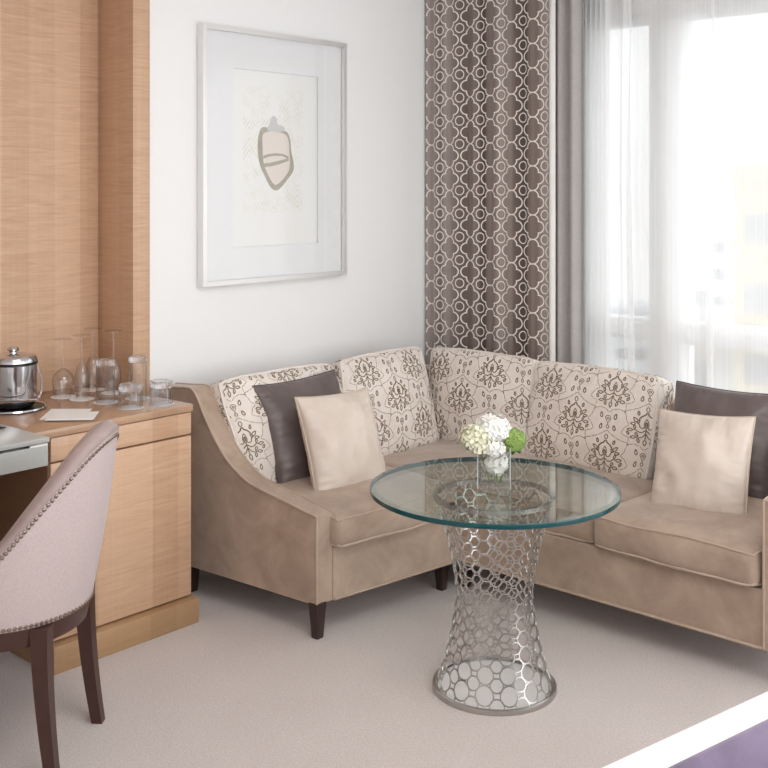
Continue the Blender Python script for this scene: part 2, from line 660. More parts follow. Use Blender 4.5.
def fold_sheet(path, z0, z1, nz=24, zwarp=None):
    """path: list of (x, y); vertical sheet with uv u=index param"""
    bm = bmesh.new()
    uv = bm.loops.layers.uv.new('UVMap')
    grid = []
    for i, (x, y) in enumerate(path):
        colv = []
        for j in range(nz + 1):
            z = z0 + (z1 - z0) * j / nz
            dx, dy = zwarp(i, x, z) if zwarp else (0, 0)
            colv.append(bm.verts.new((x + dx, y + dy, z)))
        grid.append(colv)
    return bm, uv, grid


def fill_sheet(bm, uv, grid, us, vfun):
    for i in range(len(grid) - 1):
        for j in range(len(grid[0]) - 1):
            f = bm.faces.new((grid[i][j], grid[i + 1][j], grid[i + 1][j + 1], grid[i][j + 1]))
            for lp, (a, b) in zip(f.loops, ((i, j), (i + 1, j), (i + 1, j + 1), (i, j + 1))):
                lp[uv].uv = (us[a], vfun(grid[a][b].co.z))


# trellis drape
path, us = [], []
n = 220
x0, x1 = -3.54, -2.805
for i in range(n + 1):
    f = i / n
    x = x0 + (x1 - x0) * f
    ph = f * 2 * PI * 6.5
    y = 4.288 + 0.0065 * math.sin(ph) + 0.003 * math.sin(ph * 0.43 + 1.0)
    for g0, gd in ((.13, .006), (.36, .007), (.565, .012), (.73, .007), (.9, .005)):      # narrow pinched valleys
        y += gd * math.exp(-((f - g0) / .018) ** 2)
    path.append((x, y))
    us.append((x - x0) / 0.1235 + 0.22)
drape = thing('patterned_drape', 'taupe drape with off-white trellis pattern hanging in the corner by the wall', 'curtain', (-3.17, 4.31, 0))
bm, uv, grid = fold_sheet(path, 0.01, 2.72, 10)
fill_sheet(bm, uv, grid, us, lambda z: z / 0.114 + 0.42)
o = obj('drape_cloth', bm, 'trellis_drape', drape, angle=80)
o.modifiers.new('thickness', 'SOLIDIFY').thickness = 0.002
bm, uv, grid = fold_sheet([(-2.806, 4.29), (-2.795, 4.286), (-2.783, 4.29), (-2.775, 4.30)], 0.01, 2.72, 4)
fill_sheet(bm, uv, grid, [0, 1, 2, 3], lambda z: z)
o = obj('lining_edge', bm, 'lining', drape, angle=80)
o.modifiers.new('thickness', 'SOLIDIFY').thickness = 0.003

# grey blackout curtain
path = []
for i in range(81):
    f = i / 80
    x = -2.80 + 0.15 * f
    path.append((x, 4.335 + 0.018 * math.sin(f * 2 * PI * 2.1 + 2.0)))
bm, uv, grid = fold_sheet(path, 0.01, 2.72, 6)
fill_sheet(bm, uv, grid, [i / 80 for i in range(81)], lambda z: z)
o = tag(obj('blackout_curtain', bm, 'grey_drape', angle=80), 'plain grey blackout curtain gathered between patterned drape and white sheer', 'curtain')
o.modifiers.new('thickness', 'SOLIDIFY').thickness = 0.004

# sheer: bunch of folds at the left, then a nearly flat sheet with a few pleats that double the cloth
path, tagp = [], []
x = -2.70
y0 = 4.435
for i in range(70):
    f = i / 69
    path.append((-2.70 + 0.13 * f, y0 + 0.032 * math.sin(f * 2 * PI * 5)))
    tagp.append(0)
pleats = [-2.47, -2.085, -1.70, -1.28, -0.9, -0.5, -0.1, 0.3, 0.75, 1.2, 1.6]
cur = -2.565
for k, p in enumerate(pleats):
    m = 14
    for i in range(1, m + 1):
        f = i / m
        xx = cur + (p - cur) * f
        path.append((xx, y0 + 0.012 * math.sin(f * PI * 2) + 0.004 * math.sin(f * 23)))
        tagp.append(0)
    for dx, dy in ((.012, .004), (.017, .010), (.010, .014), (-.004, .016), (-.017, .018), (-.021, .023), (-.012, .027), (.004, .026)):
        path.append((p + dx, y0 + dy))
        tagp.append(k + 1)
    cur = p + 0.012
path.append((2.1, y0))
tagp.append(0)
bm, uv, grid = fold_sheet(path, 0.01, 2.72, 26, None)
for i, cv_ in enumerate(grid):
    if tagp[i]:
        px0 = pleats[tagp[i] - 1]
        for v in cv_:
            s = min(1.0, max(0.05, (2.45 - v.co.z) / 1.0))
            v.co.x = px0 + (v.co.x - px0) * s + 0.012 * math.sin(v.co.z * 2.2 + tagp[i])
    else:
        for v in cv_:
            v.co.x += 0.012 * math.sin(v.co.z * 2.2 + 1) * (1 if -2.5 < v.co.x < 2 else 0)
fill_sheet(bm, uv, grid, [i / 10 for i in range(len(grid))], lambda z: z)
tag(obj('sheer_curtain', bm, 'sheer_voile', angle=80), 'white see-through sheer curtain drawn across the whole window', 'curtain')

# ------------------------------------------------------------------ picture
pic = thing('framed_picture', 'large silver-framed pale print hanging on the white wall', 'picture', (WX, 3.247, 1.692))
PY0, PY1, PZ0, PZ1 = 2.838, 3.680, 1.157, 2.227
fw_, fd = 0.020, 0.042
bm = bmesh.new()
prof = [(0, WX + 0.002), (0, WX + fd), (fw_, WX + fd), (fw_, WX + fd - .012), (fw_ - .006, WX + fd - .012), (fw_ - .006, WX + 0.002)]
rings = []
for ins, xx in prof:
    rings.append([bm.verts.new((xx, yy, zz)) for yy, zz in ((PY0 + ins, PZ0 + ins), (PY1 - ins, PZ0 + ins), (PY1 - ins, PZ1 - ins), (PY0 + ins, PZ1 - ins))])
for a, b in zip(rings, rings[1:] + rings[:1]):
    for k in range(4):
        bm.faces.new((a[k], a[(k + 1) % 4], b[(k + 1) % 4], b[k]))
obj('frame', bm, 'silver', pic, smooth=False)
bm = box(WX + .003, WX + .014, PY0 + .012, PY1 - .012, PZ0 + .012, PZ1 - .012)
for a_, b_, c_, d_ in ((PY0 + .012, 3.012, PZ0 + .012, PZ1 - .012), (3.511, PY1 - .012, PZ0 + .012, PZ1 - .012), (3.012, 3.511, PZ0 + .012, 1.31), (3.012, 3.511, 2.06, PZ1 - .012)):
    add_box(bm, WX + .014, WX + .0225, a_, b_, c_, d_)
obj('mat_board', bm, 'mat_board', pic, smooth=False)
# print sheet inside the mat
pr0, pr1, pz0, pz1 = 3.014, 3.509, 1.312, 2.058
prn = obj('print_sheet', box(WX + .0143, WX + .0165, pr0, pr1, pz0, pz1), 'print_paper', pic, smooth=False)
PCX = WX + 0.0165


def flat_poly(pts, x):
    bm = bmesh.new()
    a = [bm.verts.new((x, y, z)) for y, z in pts]
    b = [bm.verts.new((x + .0006, y, z)) for y, z in pts]
    bm.faces.new(b)
    n = len(a)
    for i in range(n):
        bm.faces.new((a[i], a[(i + 1) % n], b[(i + 1) % n], b[i]))
    return bm


def band(outer, inner, x):
    bm = bmesh.new()
    A = [bm.verts.new((x, y, z)) for y, z in outer]
    B = [bm.verts.new((x, y, z)) for y, z in inner]
    A2 = [bm.verts.new((x + .0008, y, z)) for y, z in outer]
    B2 = [bm.verts.new((x + .0008, y, z)) for y, z in inner]
    n = len(A)
    for i in range(n):
        j = (i + 1) % n
        bm.faces.new((A2[i], A2[j], B2[j], B2[i]))
        bm.faces.new((A[i], A[j], A2[j], A2[i]))
        bm.faces.new((B[i], B[j], B2[j], B2[i]))
    return bm


mc = (3.258, 1.702)


def spl(pts, k=6):
    out = []
    N = len(pts)
    for i in range(N):
        p0, p1, p2, p3 = (Vector(pts[(i + d) % N]) for d in (-1, 0, 1, 2))
        for s in range(k):
            u = s / k
            out.append(0.5 * ((2 * p1) + (-p0 + p2) * u + (2 * p0 - 5 * p1 + 4 * p2 - p3) * u * u + (-p0 + 3 * p1 - 3 * p2 + p3) * u ** 3))
    return [(p.x, p.y) for p in out]


outer = spl([(-.105, .03), (-.098, .085), (-.075, .118), (-.02, .112), (.06, .105), (.085, .07), (.092, .02), (.108, -.055), (.07, -.105), (.012, -.152), (-.03, -.14), (-.065, -.09), (-.095, -.035)])
inner = spl([(a_ * 1.1, b_ * 1.06) for a_, b_ in [(-.07, .03), (-.07, .078), (-.05, .092), (-.02, .096), (.048, .088), (.07, .06), (.074, .015), (.076, -.05), (.05, -.088), (.012, -.118), (-.012, -.118), (-.045, -.075), (-.065, -.03)]])
sh = lambda P_: [(mc[0] + a, mc[1] + b) for a, b in P_]
obj('pink_form', flat_poly(sh(inner), PCX), 'motif_pink', prn, smooth=False)
obj('outline_form', band(sh(outer), sh(inner), PCX + .0002), 'motif_brown', prn, smooth=False)
obj('upper_stroke', flat_poly(sh([(-.072, -.004), (-.04, .004), (0, .008), (.04, .006), (.075, -.004), (.075, -.016), (.04, -.004), (0, -.003), (-.04, -.008), (-.072, -.018)]), PCX + .0006), 'motif_brown', prn, smooth=False)
obj('lower_stroke', flat_poly(sh([(-.07, -.038), (-.03, -.034), (.02, -.024), (.076, -.012), (.076, -.024), (.02, -.04), (-.03, -.05), (-.07, -.054)]), PCX + .0006), 'motif_brown', prn, smooth=False)
obj('grey_crest', flat_poly(sh(spl([(-.05, .108), (-.035, .135), (-.03, .155), (-.012, .17), (.006, .155), (.01, .135), (.045, .125), (.05, .108), (0, .1)])), PCX + .0011), 'motif_grey', prn, smooth=False)
obj('glass_pane', box(WX + .026, WX + .028, PY0 + .018, PY1 - .018, PZ0 + .018, PZ1 - .018), 'picture_glass', pic, smooth=False)

# ------------------------------------------------------------------ cabinet, worktop, desk
CF = -3.15
CY0, CY1 = 1.925, 2.493
cab = thing('minibar_cabinet', 'figured light wood cabinet holding the glasses, standing left of the sofa', 'cabinet', (-3.45, 2.18, 0))
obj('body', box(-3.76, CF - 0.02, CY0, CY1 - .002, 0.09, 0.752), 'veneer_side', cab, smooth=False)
obj('plinth', box(-3.76, CF + 0.03, CY0 - .005, CY1 + .012, 0, 0.088, bevel=0.002), 'plinth_wood', cab)
obj('door', box(CF - .02, CF, CY0 + .002, CY1, 0.096, 0.668, bevel=0.0015), 'veneer', cab)
obj('drawer', box(CF - .02, CF, CY0 + .002, CY1, 0.675, 0.751, bevel=0.0015), 'veneer', cab)
obj('worktop', box(-3.763, CF + .004, 1.870, CY1 + .006, 0.754, 0.78, bevel=0.002), 'veneer_counter', cab)

desk = thing('writing_desk', 'pale grey lacquered desk with a slim drawer beside the wood cabinet', 'desk', (-3.4, 1.3, 0))
bm = box(-3.763, -3.06, 0.55, 1.868, 0.764, 0.78, bevel=0.002)
obj('desktop', bm, 'grey_lacquer', desk)
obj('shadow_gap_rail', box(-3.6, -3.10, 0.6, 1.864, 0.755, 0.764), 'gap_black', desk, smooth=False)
obj('drawer', box(-3.5, -3.066, 0.6, 1.866, 0.69, 0.755, bevel=0.002), 'grey_lacquer', desk)
obj('latch', box(-3.066, -3.062, 1.80, 1.862, 0.755, 0.762), 'silver', desk, smooth=False)
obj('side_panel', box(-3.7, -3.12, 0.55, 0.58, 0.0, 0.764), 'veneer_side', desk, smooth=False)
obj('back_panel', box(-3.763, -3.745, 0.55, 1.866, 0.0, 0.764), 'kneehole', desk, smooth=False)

pen = thing('ballpoint_pen', 'dark pen lying on the grey desktop at the frame edge', 'pen', (-3.30, 1.775, 0.785), math.radians(60))
bm = bmesh.new()
add_tube(bm, [(-.07, 0, 0), (.05, 0, 0), (.062, 0, 0), (.07, 0, 0)], [.004, .0045, .003, .0008], 10)
obj('barrel', bm, 'dark_metal', pen, local=True)
obj('clip', box(-.065, -.03, -.001, .001, .0045, .0062), 'silver', pen, local=True, smooth=False)

ZT = 0.78
# tray + ice bucket
tray = thing('round_tray', 'dark round tray under the steel ice bucket', 'tray', (-3.55, 2.02, ZT))
obj('tray_plate', lathe([(0, 0), (.105, 0), (.112, .004), (.112, .007), (.104, .006), (0, .005)], 48), 'dark_metal', tray, local=True)
obj('tray_rim', lathe([(.110, .003), (.115, .005), (.113, .010), (.109, .007)], 48, closed=True), 'chrome', tray, local=True)
bk = thing('ice_bucket', 'polished steel ice bucket with lid and bail handle on the wood counter', 'ice bucket', (-3.555, 2.025, ZT + .007), math.radians(10))
obj('bucket_body', lathe([(0, 0), (.062, 0), (.072, .006), (.078, .02), (.080, .04), (.082, .15), (.080, .152), (0, .150)], 48), 'chrome', bk, local=True)
obj('seal_band', lathe([(.0815, .1515), (.0845, .1535), (.0845, .158), (.0815, .160)], 48, closed=True), 'dark_metal', bk, local=True)
ld = obj('lid', lathe([(.080, .158), (.083, .160), (.082, .172), (.076, .180), (.05, .186), (0, .188)], 48), 'chrome', bk, local=True)
obj('lid_knob', lathe([(0, .187), (.013, .187), (.012, .193), (.019, .197), (.021, .203), (.017, .209), (0, .210)], 24), 'chrome', ld, local=True)
bm = bmesh.new()
hp = []
for i in range(33):
    a = PI * i / 32
    hp.append((math.cos(a) * .088 * (1 + .95 * math.sin(a)), -0.01 - math.sin(a) * .095, .145 - .105 * min(1, 1.5 * math.sin(a))))
Rm = Matrix.Rotation(math.radians(35), 4, 'Z')
hp = [Rm @ Vector(p) for p in hp]
add_tube(bm, hp, .0032, 8)
obj('bail_handle', bm, 'chrome', bk, local=True)

# glasses


def coaster(loc, label):
    o = obj('paper_coaster', lathe([(0, 0), (.045, 0), (.0455, .0006), (.045, .0012), (0, .0012)], 36), 'paper', local=True, loc=loc)
    return tag(o, label, 'coaster', 'paper coasters on the wood counter')


def stem_glass(name, label, loc, kind):
    g_ = thing(name, label, 'glass', loc, 0, 'upside-down stemware on the counter')
    H_ = .215 if kind == 'wine' else .235
    if kind == 'wine':
        bowl = [(.029, 0), (.036, .025), (.040, .05), (.040, .062), (.034, .082), (.018, .098), (.006, .106)]
        stem = [(.006, .106), (.0038, .115), (.0034, .19), (.006, H_ - .006)]
    else:
        bowl = [(.023, 0), (.027, .03), (.029, .055), (.027, .085), (.019, .115), (.008, .132), (.005, .137)]
        stem = [(.005, .137), (.0036, .145), (.0034, .215), (.006, H_ - .006)]
    inn = [(r - .0012, z) for r, z in bowl[::-1] if r > .006]
    obj('bowl', lathe(bowl + inn, 36, closed=False), 'drink_glass', g_, local=True)
    obj('stem', lathe(stem, 16), 'drink_glass', g_, local=True)
    obj('foot', lathe([(.006, H_ - .006), (.02, H_ - .003), (.034, H_ - .0012), (.034, H_), (0, H_)], 36), 'foot_glass', g_, local=True)
    return g_


def tumbler(name, label, loc, r, h):
    g_ = thing(name, label, 'glass', loc, 0, 'upside-down tumblers on the counter')
    tb = .022 if h > .1 else .024
    wall = [(r * 1.0, 0), (r * .99, h * .5), (r * .96, h - tb), (r * .92, h - tb - .001), (r * .95, h * .5), (r * .96, 0)]
    obj('glass_wall', lathe(wall, 40, rib=(.012, h, .955)), 'clear_glass', g_, local=True, angle=20)
    obj('cut_base', lathe([(0, h - tb), (r * .93, h - tb), (r * .98, h - tb + .004), (r * .97, h - .006), (r * .92, h - .001), (r * .80, h), (0, h - .004)], 40, rib=(h - tb + .001, h - .002, .95)), 'thick_glass', g_, local=True, angle=20)
    return g_


zc = ZT + .0014
gl = [('wine_glass', 'upside-down wine glass nearest the steel bucket', (-3.615, 2.262), 'wine'),
      ('champagne_flute', 'upside-down flute between the wine glass and the tall tumblers', (-3.525, 2.285), 'flute'),
      ('champagne_flute', 'upside-down flute standing behind the front flute', (-3.66, 2.42), 'flute'),
      ('champagne_flute', 'upside-down flute hidden behind the front tall tumbler', (-3.545, 2.435), 'flute')]
for nm, lb, (x, y), k in gl:
    coaster((x, y, ZT), 'white coaster under the ' + lb)
    stem_glass(nm, lb, (x, y, zc), k)
tm = [('highball_glass', 'tall ribbed tumbler upside down in front of the flutes', (-3.408, 2.307), .034, .155),
      ('highball_glass', 'tall ribbed tumbler upside down nearest the white wall', (-3.385, 2.432), .034, .155),
      ('lowball_glass', 'short ribbed tumbler upside down between the two tall tumblers', (-3.262, 2.312), .042, .083),
      ('lowball_glass', 'short ribbed tumbler upside down at the counter end', (-3.235, 2.425), .042, .083)]
for nm, lb, (x, y), r, h in tm:
    coaster((x, y, ZT), 'white coaster under the ' + lb)
    tumbler(nm, lb, (x, y, zc), r, h)

# paper napkins
for k, (pts, lb) in enumerate([([(-3.315, 1.985), (-3.43, 2.095), (-3.325, 2.19), (-3.215, 2.08)], 'lower white folded paper slip on the wood counter'),
                               ([(-3.265, 1.975), (-3.345, 2.045), (-3.245, 2.165), (-3.155, 2.085)], 'upper white folded paper slip lying across the other')]):
    bm = bmesh.new()
    for q in range(3):
        add_poly_prism(bm, [(x + q * .002, y + q * .0015) for x, y in pts], ZT + k * .0055 + q * .0018, ZT + k * .0055 + q * .0018 + .0016)
    tag(obj('paper_slip', bm, 'paper', smooth=False), lb, 'paper')

# ------------------------------------------------------------------ sofa
sofa = thing('corner_sofa', 'beige velvet corner sofa with patterned back cushions along the window', 'sofa', (-2.9, 3.5, 0))
bm = bmesh.new()
foot = [(-2.682, 2.745), (-2.603, 3.362), (-1.392, 3.340), (-1.392, 4.14), (-3.45, 4.14), (-3.45, 2.70)]
add_poly_prism(bm, foot, 0.12, 0.305)
bevel_all(bm, 0.008, 2)
obj('base', bm, 'sofa_velvet', sofa)
bm = bmesh.new()
lp = [(-2.679, 2.748, .124), (-2.600, 3.359, .124), (-1.394, 3.337, .124)]
add_tube(bm, lp, .005, 6)
obj('base_piping', bm, 'sofa_piping', sofa)
# back rails
bm = box(-3.53, -3.42, 2.72, 4.15, 0.12, 0.70, bevel=0.02)
obj('back_rail', bm, 'sofa_velvet', sofa)
bm = box(-3.42, -1.30, 4.06, 4.16, 0.12, 0.70, bevel=0.02)
obj('back_rail', bm, 'sofa_velvet', sofa)


def cr_open(pts, k=6):
    out = []
    N = len(pts)
    for i in range(N - 1):
        p0, p1, p2, p3 = (Vector(pts[min(max(i + d, 0), N - 1)]) for d in (-1, 0, 1, 2))
        for s in range(k):
            u = s / k
            out.append(0.5 * ((2 * p1) + (-p0 + p2) * u + (2 * p0 - 5 * p1 + 4 * p2 - p3) * u * u + (-p0 + 3 * p1 - 3 * p2 + p3) * u ** 3))
    out.append(Vector(pts[-1]))
    return out


def arm(name, top, thick, place):
    """top: (distance from front, z) profile front to back; place(u, w, z) -> world"""
    pr = cr_open(top, 6)
    bm = bmesh.new()
    A, B = [], []
    ubk = pr[-1].x
    prof = [(p.x, p.y) for p in pr] + [(ubk, .12), (0.0, .12)]
    # the outer and inner faces are strips between the profile and the bottom line
    for (side, L) in ((0, A), (thick, B)):
        for u, z in prof:
            L.append(bm.verts.new(place(u, side, z)))
    n = len(prof)
    for i in range(n):
        j = (i + 1) % n
        bm.faces.new((A[i], A[j], B[j], B[i]))
    bm.faces.new(A)
    bm.faces.new(B)
    bevel_all(bm, 0.006, 2, 40)
    bmesh.ops.triangulate(bm, faces=[f for f in bm.faces if len(f.verts) > 4])
    a = obj(name, bm, 'sofa_velvet', sofa, angle=35)
    bm = bmesh.new()
    for side in (0.0, thick):
        add_tube(bm, [place(0, side, .124)] + [place(p.x, side, p.y) for p in pr], .0045, 6)
    obj('piping', bm, 'sofa_piping', a)
    return a


def pl_left(u, w_, z):
    X_ = -2.688 - u
    return Vector((X_, 2.670 + (X_ + 2.688) * .06 + w_, z))


TOPL = [(0, .424), (.08, .440), (.15, .454), (.263, .474), (.349, .498), (.437, .550), (.506, .619), (.561, .694), (.605, .765), (.632, .792), (.66, .796), (.72, .791), (.82, .785)]
arm('left_arm', TOPL, .080, pl_left)
TOPR = [(0, .585), (.08, .592), (.2, .60), (.35, .63), (.45, .68), (.55, .74), (.62, .775), (.82, .785)]
arm('right_arm', TOPR, .10, lambda u, w_, z: Vector((-1.392 + w_, 3.335 + u, z)))

# legs
for (x, y, lean) in ((-2.705, 2.69, 1), (-3.385, 2.685, 0), (-2.672, 3.335, 0), (-2.62, 3.42, 0), (-1.33, 3.38, 0), (-1.33, 4.08, 0), (-3.45, 4.08, 0)):
    bm = bmesh.new()
    r = bmesh.ops.create_cube(bm, size=1)
    for v in r['verts']:
        s = .046 if v.co.z > 0 else .030
        v.co = Vector((x + v.co.x * s, y + v.co.y * s, .125 if v.co.z > 0 else 0.0))
    bevel_all(bm, .003, 2)
    obj('leg', bm, 'sofa_leg', sofa)

# ---- cushions


def basis(yaw, lean):
    """yaw: direction the face points (0 = +X); lean: backward tilt.  returns ex (to the viewer's right), ey (up), n"""
    n0 = Vector((math.cos(yaw), math.sin(yaw), 0))
    ex = Vector((-math.sin(yaw), math.cos(yaw), 0))
    up = Vector((0, 0, 1)) * math.cos(lean) - n0 * math.sin(lean)
    nn = n0 * math.cos(lean) + Vector((0, 0, 1)) * math.sin(lean)
    return ex, up, nn


def cushion_def(hw, hh, ht, r, bulge, seed=0, shear=0.0, wr=0.004, crown=0.01):
    def D(x, y, z):
        ix = max(-hw + r, min(hw - r, x)); iy = max(-hh + r, min(hh - r, y)); iz = max(-ht + r, min(ht - r, z))
        d = Vector((x - ix, y - iy, z - iz))
        p = Vector((ix, iy, iz)) + (d.normalized() * r if d.length > 1e-9 else d)
        fx, fy, fz = p.x / hw, p.y / hh, p.z / ht
        p.z += fz * bulge * (1 - fx * fx) * (1 - fy * fy) * (1 if fz > 0 else .3)
        p.y += crown * fy * (1 - fx * fx)
        p.x += crown * fx * (1 - fy * fy)
        p.x += shear * (p.y / hh)
        q = p * 9 + Vector((seed * 7.3, seed * 3.1, 0))
        p += Vector((noise.noise(q), noise.noise(q + Vector((40, 0, 0))), noise.noise(q + Vector((0, 40, 0))))) * wr
        return p
    return D


def cushion_mesh(D, hw, hh, ht, n=(22, 18, 6)):
    bm = bmesh.new()
    nx, ny, nz = n
    lin = lambda h, m: [-h + 2 * h * (0.5 - 0.5 * math.cos(PI * i / m)) * .35 + 2 * h * (i / m) * .65 for i in range(m + 1)]
    X, Y, Z = lin(hw, nx), lin(hh, ny), lin(ht, nz)
    cache = {}

    def V(x, y, z):
        k = (round(x, 6), round(y, 6), round(z, 6))
        if k not in cache:
            cache[k] = bm.verts.new(D(x, y, z))
        return cache[k]
    for s in (-ht, ht):
        for i in range(nx):
            for j in range(ny):
                bm.faces.new((V(X[i], Y[j], s), V(X[i + 1], Y[j], s), V(X[i + 1], Y[j + 1], s), V(X[i], Y[j + 1], s)))
    for s in (-hh, hh):
        for i in range(nx):
            for k in range(nz):
                bm.faces.new((V(X[i], s, Z[k]), V(X[i + 1], s, Z[k]), V(X[i + 1], s, Z[k + 1]), V(X[i], s, Z[k + 1])))
    for s in (-hw, hw):
        for j in range(ny):
            for k in range(nz):
                bm.faces.new((V(s, Y[j], Z[k]), V(s, Y[j + 1], Z[k]), V(s, Y[j + 1], Z[k + 1]), V(s, Y[j], Z[k + 1])))
    return bm


def rect_loop(hw, hh, m=16):
    L = []
    for i in range(m): L.append((-hw + 2 * hw * i / m, -hh))
    for i in range(m): L.append((hw, -hh + 2 * hh * i / m))
    for i in range(m): L.append((hw - 2 * hw * i / m, hh))
    for i in range(m): L.append((-hw, hh - 2 * hh * i / m))
    return L


# embroidered motifs as polylines (metres): list of (points, width)
def mirror(ps):
    return [(-a, b) for a, b in ps]


def ell(cx, cy, rx, ry, n=10):
    return [(cx + rx * math.cos(2 * PI * i / n), cy + ry * math.sin(2 * PI * i / n)) for i in range(n + 1)]


def drop(cx, cy, s=1.0, tilt=0.0):
    pts = [(0, .012), (.004, .005), (.0055, -.003), (.003, -.008), (0, -.0095), (-.003, -.008), (-.0055, -.003), (-.004, .005), (0, .012)]
    c, s_ = math.cos(tilt), math.sin(tilt)
    return [(cx + s * (a * c - b * s_), cy + s * (a * s_ + b * c)) for a, b in pts]


MED, SML = [], []
og = [(0, .118), (.02, .102), (.045, .086), (.075, .074), (.112, .066), (.1, .045), (.094, .022), (.078, .004), (.1, -.012), (.118, -.04), (.1, -.052), (.078, -.058), (.08, -.085), (.084, -.098), (.05, -.088), (.02, -.095), (0, -.112)]
for q in (og, mirror(og)):
    for a, b in zip(q[:-1], q[1:]):       # broken, stitched outline
        MED.append(([a, (a[0] * .12 + b[0] * .88, a[1] * .12 + b[1] * .88)], .0019))
MED += [(ell(0, .086, .0075, .0115), .0032), (drop(0, .018, 1.9), .0034), (drop(0, .016, .8), .005)]
half = [([(.002, .070), (.008, .058), (.022, .050), (.034, .036)], .0055),
        (drop(.040, .062, .9, -.3), .0045),
        ([(.004, .006), (.014, -.006), (.026, -.002), (.032, .012), (.042, .022)], .0045),
        (drop(.050, .031, 1.3, -.9), .0042), (drop(.036, .024, .9, .5), .0045), (drop(.060, .012, 1.1, -1.6), .0042),
        ([(.003, -.014), (.018, -.026), (.034, -.024), (.048, -.014), (.060, -.018)], .0045),
        (drop(.072, -.018, 1.2, -1.5), .0042), (drop(.052, -.002, .9, -.4), .0045), (drop(.040, -.038, 1.0, 2.5), .0045),
        ([(.002, -.030), (.012, -.046), (.028, -.054), (.044, -.052)], .0042),
        (drop(.056, -.054, 1.2, -1.7), .0042), (drop(.030, -.068, 1.0, 2.8), .0045), (drop(.082, -.036, .9, -.6), .0045)]
MED += [([(0, .0), (0, -.060)], .0042), (drop(0, -.074, 1.3, PI), .004)]
for ps, wd in half:
    MED += [(ps, wd), (mirror(ps), wd)]
SML += [([(-.013, .018), (-.006, .026), (.006, .026), (.013, .018), (.007, .006), (0, -.004), (-.007, .006), (-.013, .018)], .0028),
        (ell(0, .015, .005, .004, 8), .003), ([(0, -.004), (0, -.012)], .003), (ell(0, -.019, .006, .007), .003),
        (drop(.032, .026, 1.05, -.2), .0042), (drop(-.032, .026, 1.05, .2), .0042), (drop(.03, -.022, 1.05, .2), .0042), (drop(-.03, -.022, 1.05, -.2), .0042)]


MED = [([(a * .80, b * .80) for a, b in ps], wd * .88) for ps, wd in MED]
SML = [([(a * .9, b * .9) for a, b in ps], wd * .9) for ps, wd in SML]


def add_pattern(bm, D, hw, hh, ht, off=(0, 0), mat_index=1, pa=.30, pb=.25):
    """sew the motifs on front face and on the top and side gussets"""
    def face_front(a, b): return (a, b, ht + .0008) if abs(a) < hw - .012 and abs(b) < hh - .012 else None

    def put(face, n_, ca, cb, polys):
        for ps, wd in polys:
            run = []
            dense = []
            for (a0, b0), (a1, b1) in zip(ps[:-1], ps[1:]):
                L = math.hypot(a1 - a0, b1 - b0)
                k = max(1, int(L / .012))
                for s in range(k):
                    dense.append((ca + a0 + (a1 - a0) * s / k, cb + b0 + (b1 - b0) * s / k))
            dense.append((ca + ps[-1][0], cb + ps[-1][1]))
            prev = None
            for i, (a, b) in enumerate(dense):
                a2, b2 = dense[min(i + 1, len(dense) - 1)]
                a1, b1 = dense[max(i - 1, 0)]
                tx, ty = a2 - a1, b2 - b1
                l_ = math.hypot(tx, ty) or 1
                nx_, ny_ = -ty / l_ * wd / 2, tx / l_ * wd / 2
                p, q = face(a + nx_, b + ny_), face(a - nx_, b - ny_)
                if p is None or q is None:
                    prev = None
                    continue
                v1, v2 = bm.verts.new(lift(p)), bm.verts.new(lift(q))
                if prev:
                    f = bm.faces.new((prev[0], prev[1], v2, v1))
                    f.material_index = mat_index
                prev = (v1, v2)

    def lift(p):
        P0 = D(*p[0])
        e = .002
        # push out along the numeric surface normal
        A = D(*p[1]) - P0
        B = D(*p[2]) - P0
        nn = A.cross(B)
        if nn.length < 1e-12:
            return P0
        nn.normalize()
        return P0 + nn * .0011
    m_ = .006

    def F(a, b):
        if abs(a) > hw - m_ or abs(b) > hh - m_: return None
        return ((a, b, ht), (a + .003, b, ht), (a, b + .003, ht))

    def T(a, b):      # top gusset: b measured back from the front seam
        if abs(a) > hw - m_ or not (m_ < b < 2 * ht - m_): return None
        return ((a, hh, ht - b), (a + .003, hh, ht - b), (a, hh, ht - b - .003))

    def S(sgn):
        def S_(a, b):
            if abs(b) > hh - m_ or not (m_ < a < 2 * ht - m_): return None
            x = sgn * hw
            if sgn > 0:
                return ((x, b, ht - a), (x, b, ht - a - .003), (x, b + .003, ht - a))
            return ((x, b, -ht + a), (x, b, -ht + a + .003), (x, b + .003, -ht + a))
        return S_
    for face in (F, T, S(1), S(-1)):
        for i in range(-4, 5):
            for j in range(-4, 5):
                ca = off[0] + i * pa / 2
                cb = off[1] + j * pb / 2
                if (i + j) % 2 == 0:
                    put(face, None, ca, cb, MED)
                elif i % 2:
                    pass
        for i in range(-4, 5):
            for j in range(-4, 5):
                if (i + j) % 2:
                    put(face, None, off[0] + i * pa / 2, off[1] + j * pb / 2, SML)


def place_mesh(bm, c, ex, ey, n):
    for v in bm.verts:
        p = v.co
        v.co = c + ex * p.x + ey * p.y + n * p.z


def back_cushion(bottom, yaw, lean, W, H_, T, seed, off, shear=0.0):
    """bottom: world point at the middle of the bottom front edge"""
    ex, ey, n = basis(yaw, lean)
    hw, hh, ht = W / 2, H_ / 2, T / 2
    D = cushion_def(hw, hh, ht, .032, .048, seed, shear, .005, .010)
    c = Vector(bottom) + ey * hh - n * ht
    bm = cushion_mesh(D, hw, hh, ht)
    add_pattern(bm, D, hw, hh, ht, off)
    place_mesh(bm, c, ex, ey, n)
    o = obj('back_cushion', bm, ['cushion_linen', 'embroidery'], sofa, angle=60)
    bm = bmesh.new()
    for s in (1, -1):
        add_tube(bm, [D(a, b, s * (ht - .008)) + Vector((0, 0, s * .002)) for a, b in rect_loop(hw, hh, 18)], .0042, 6, closed=True)
    place_mesh(bm, c, ex, ey, n)
    obj('piping', bm, 'cushion_linen', o)
    return o


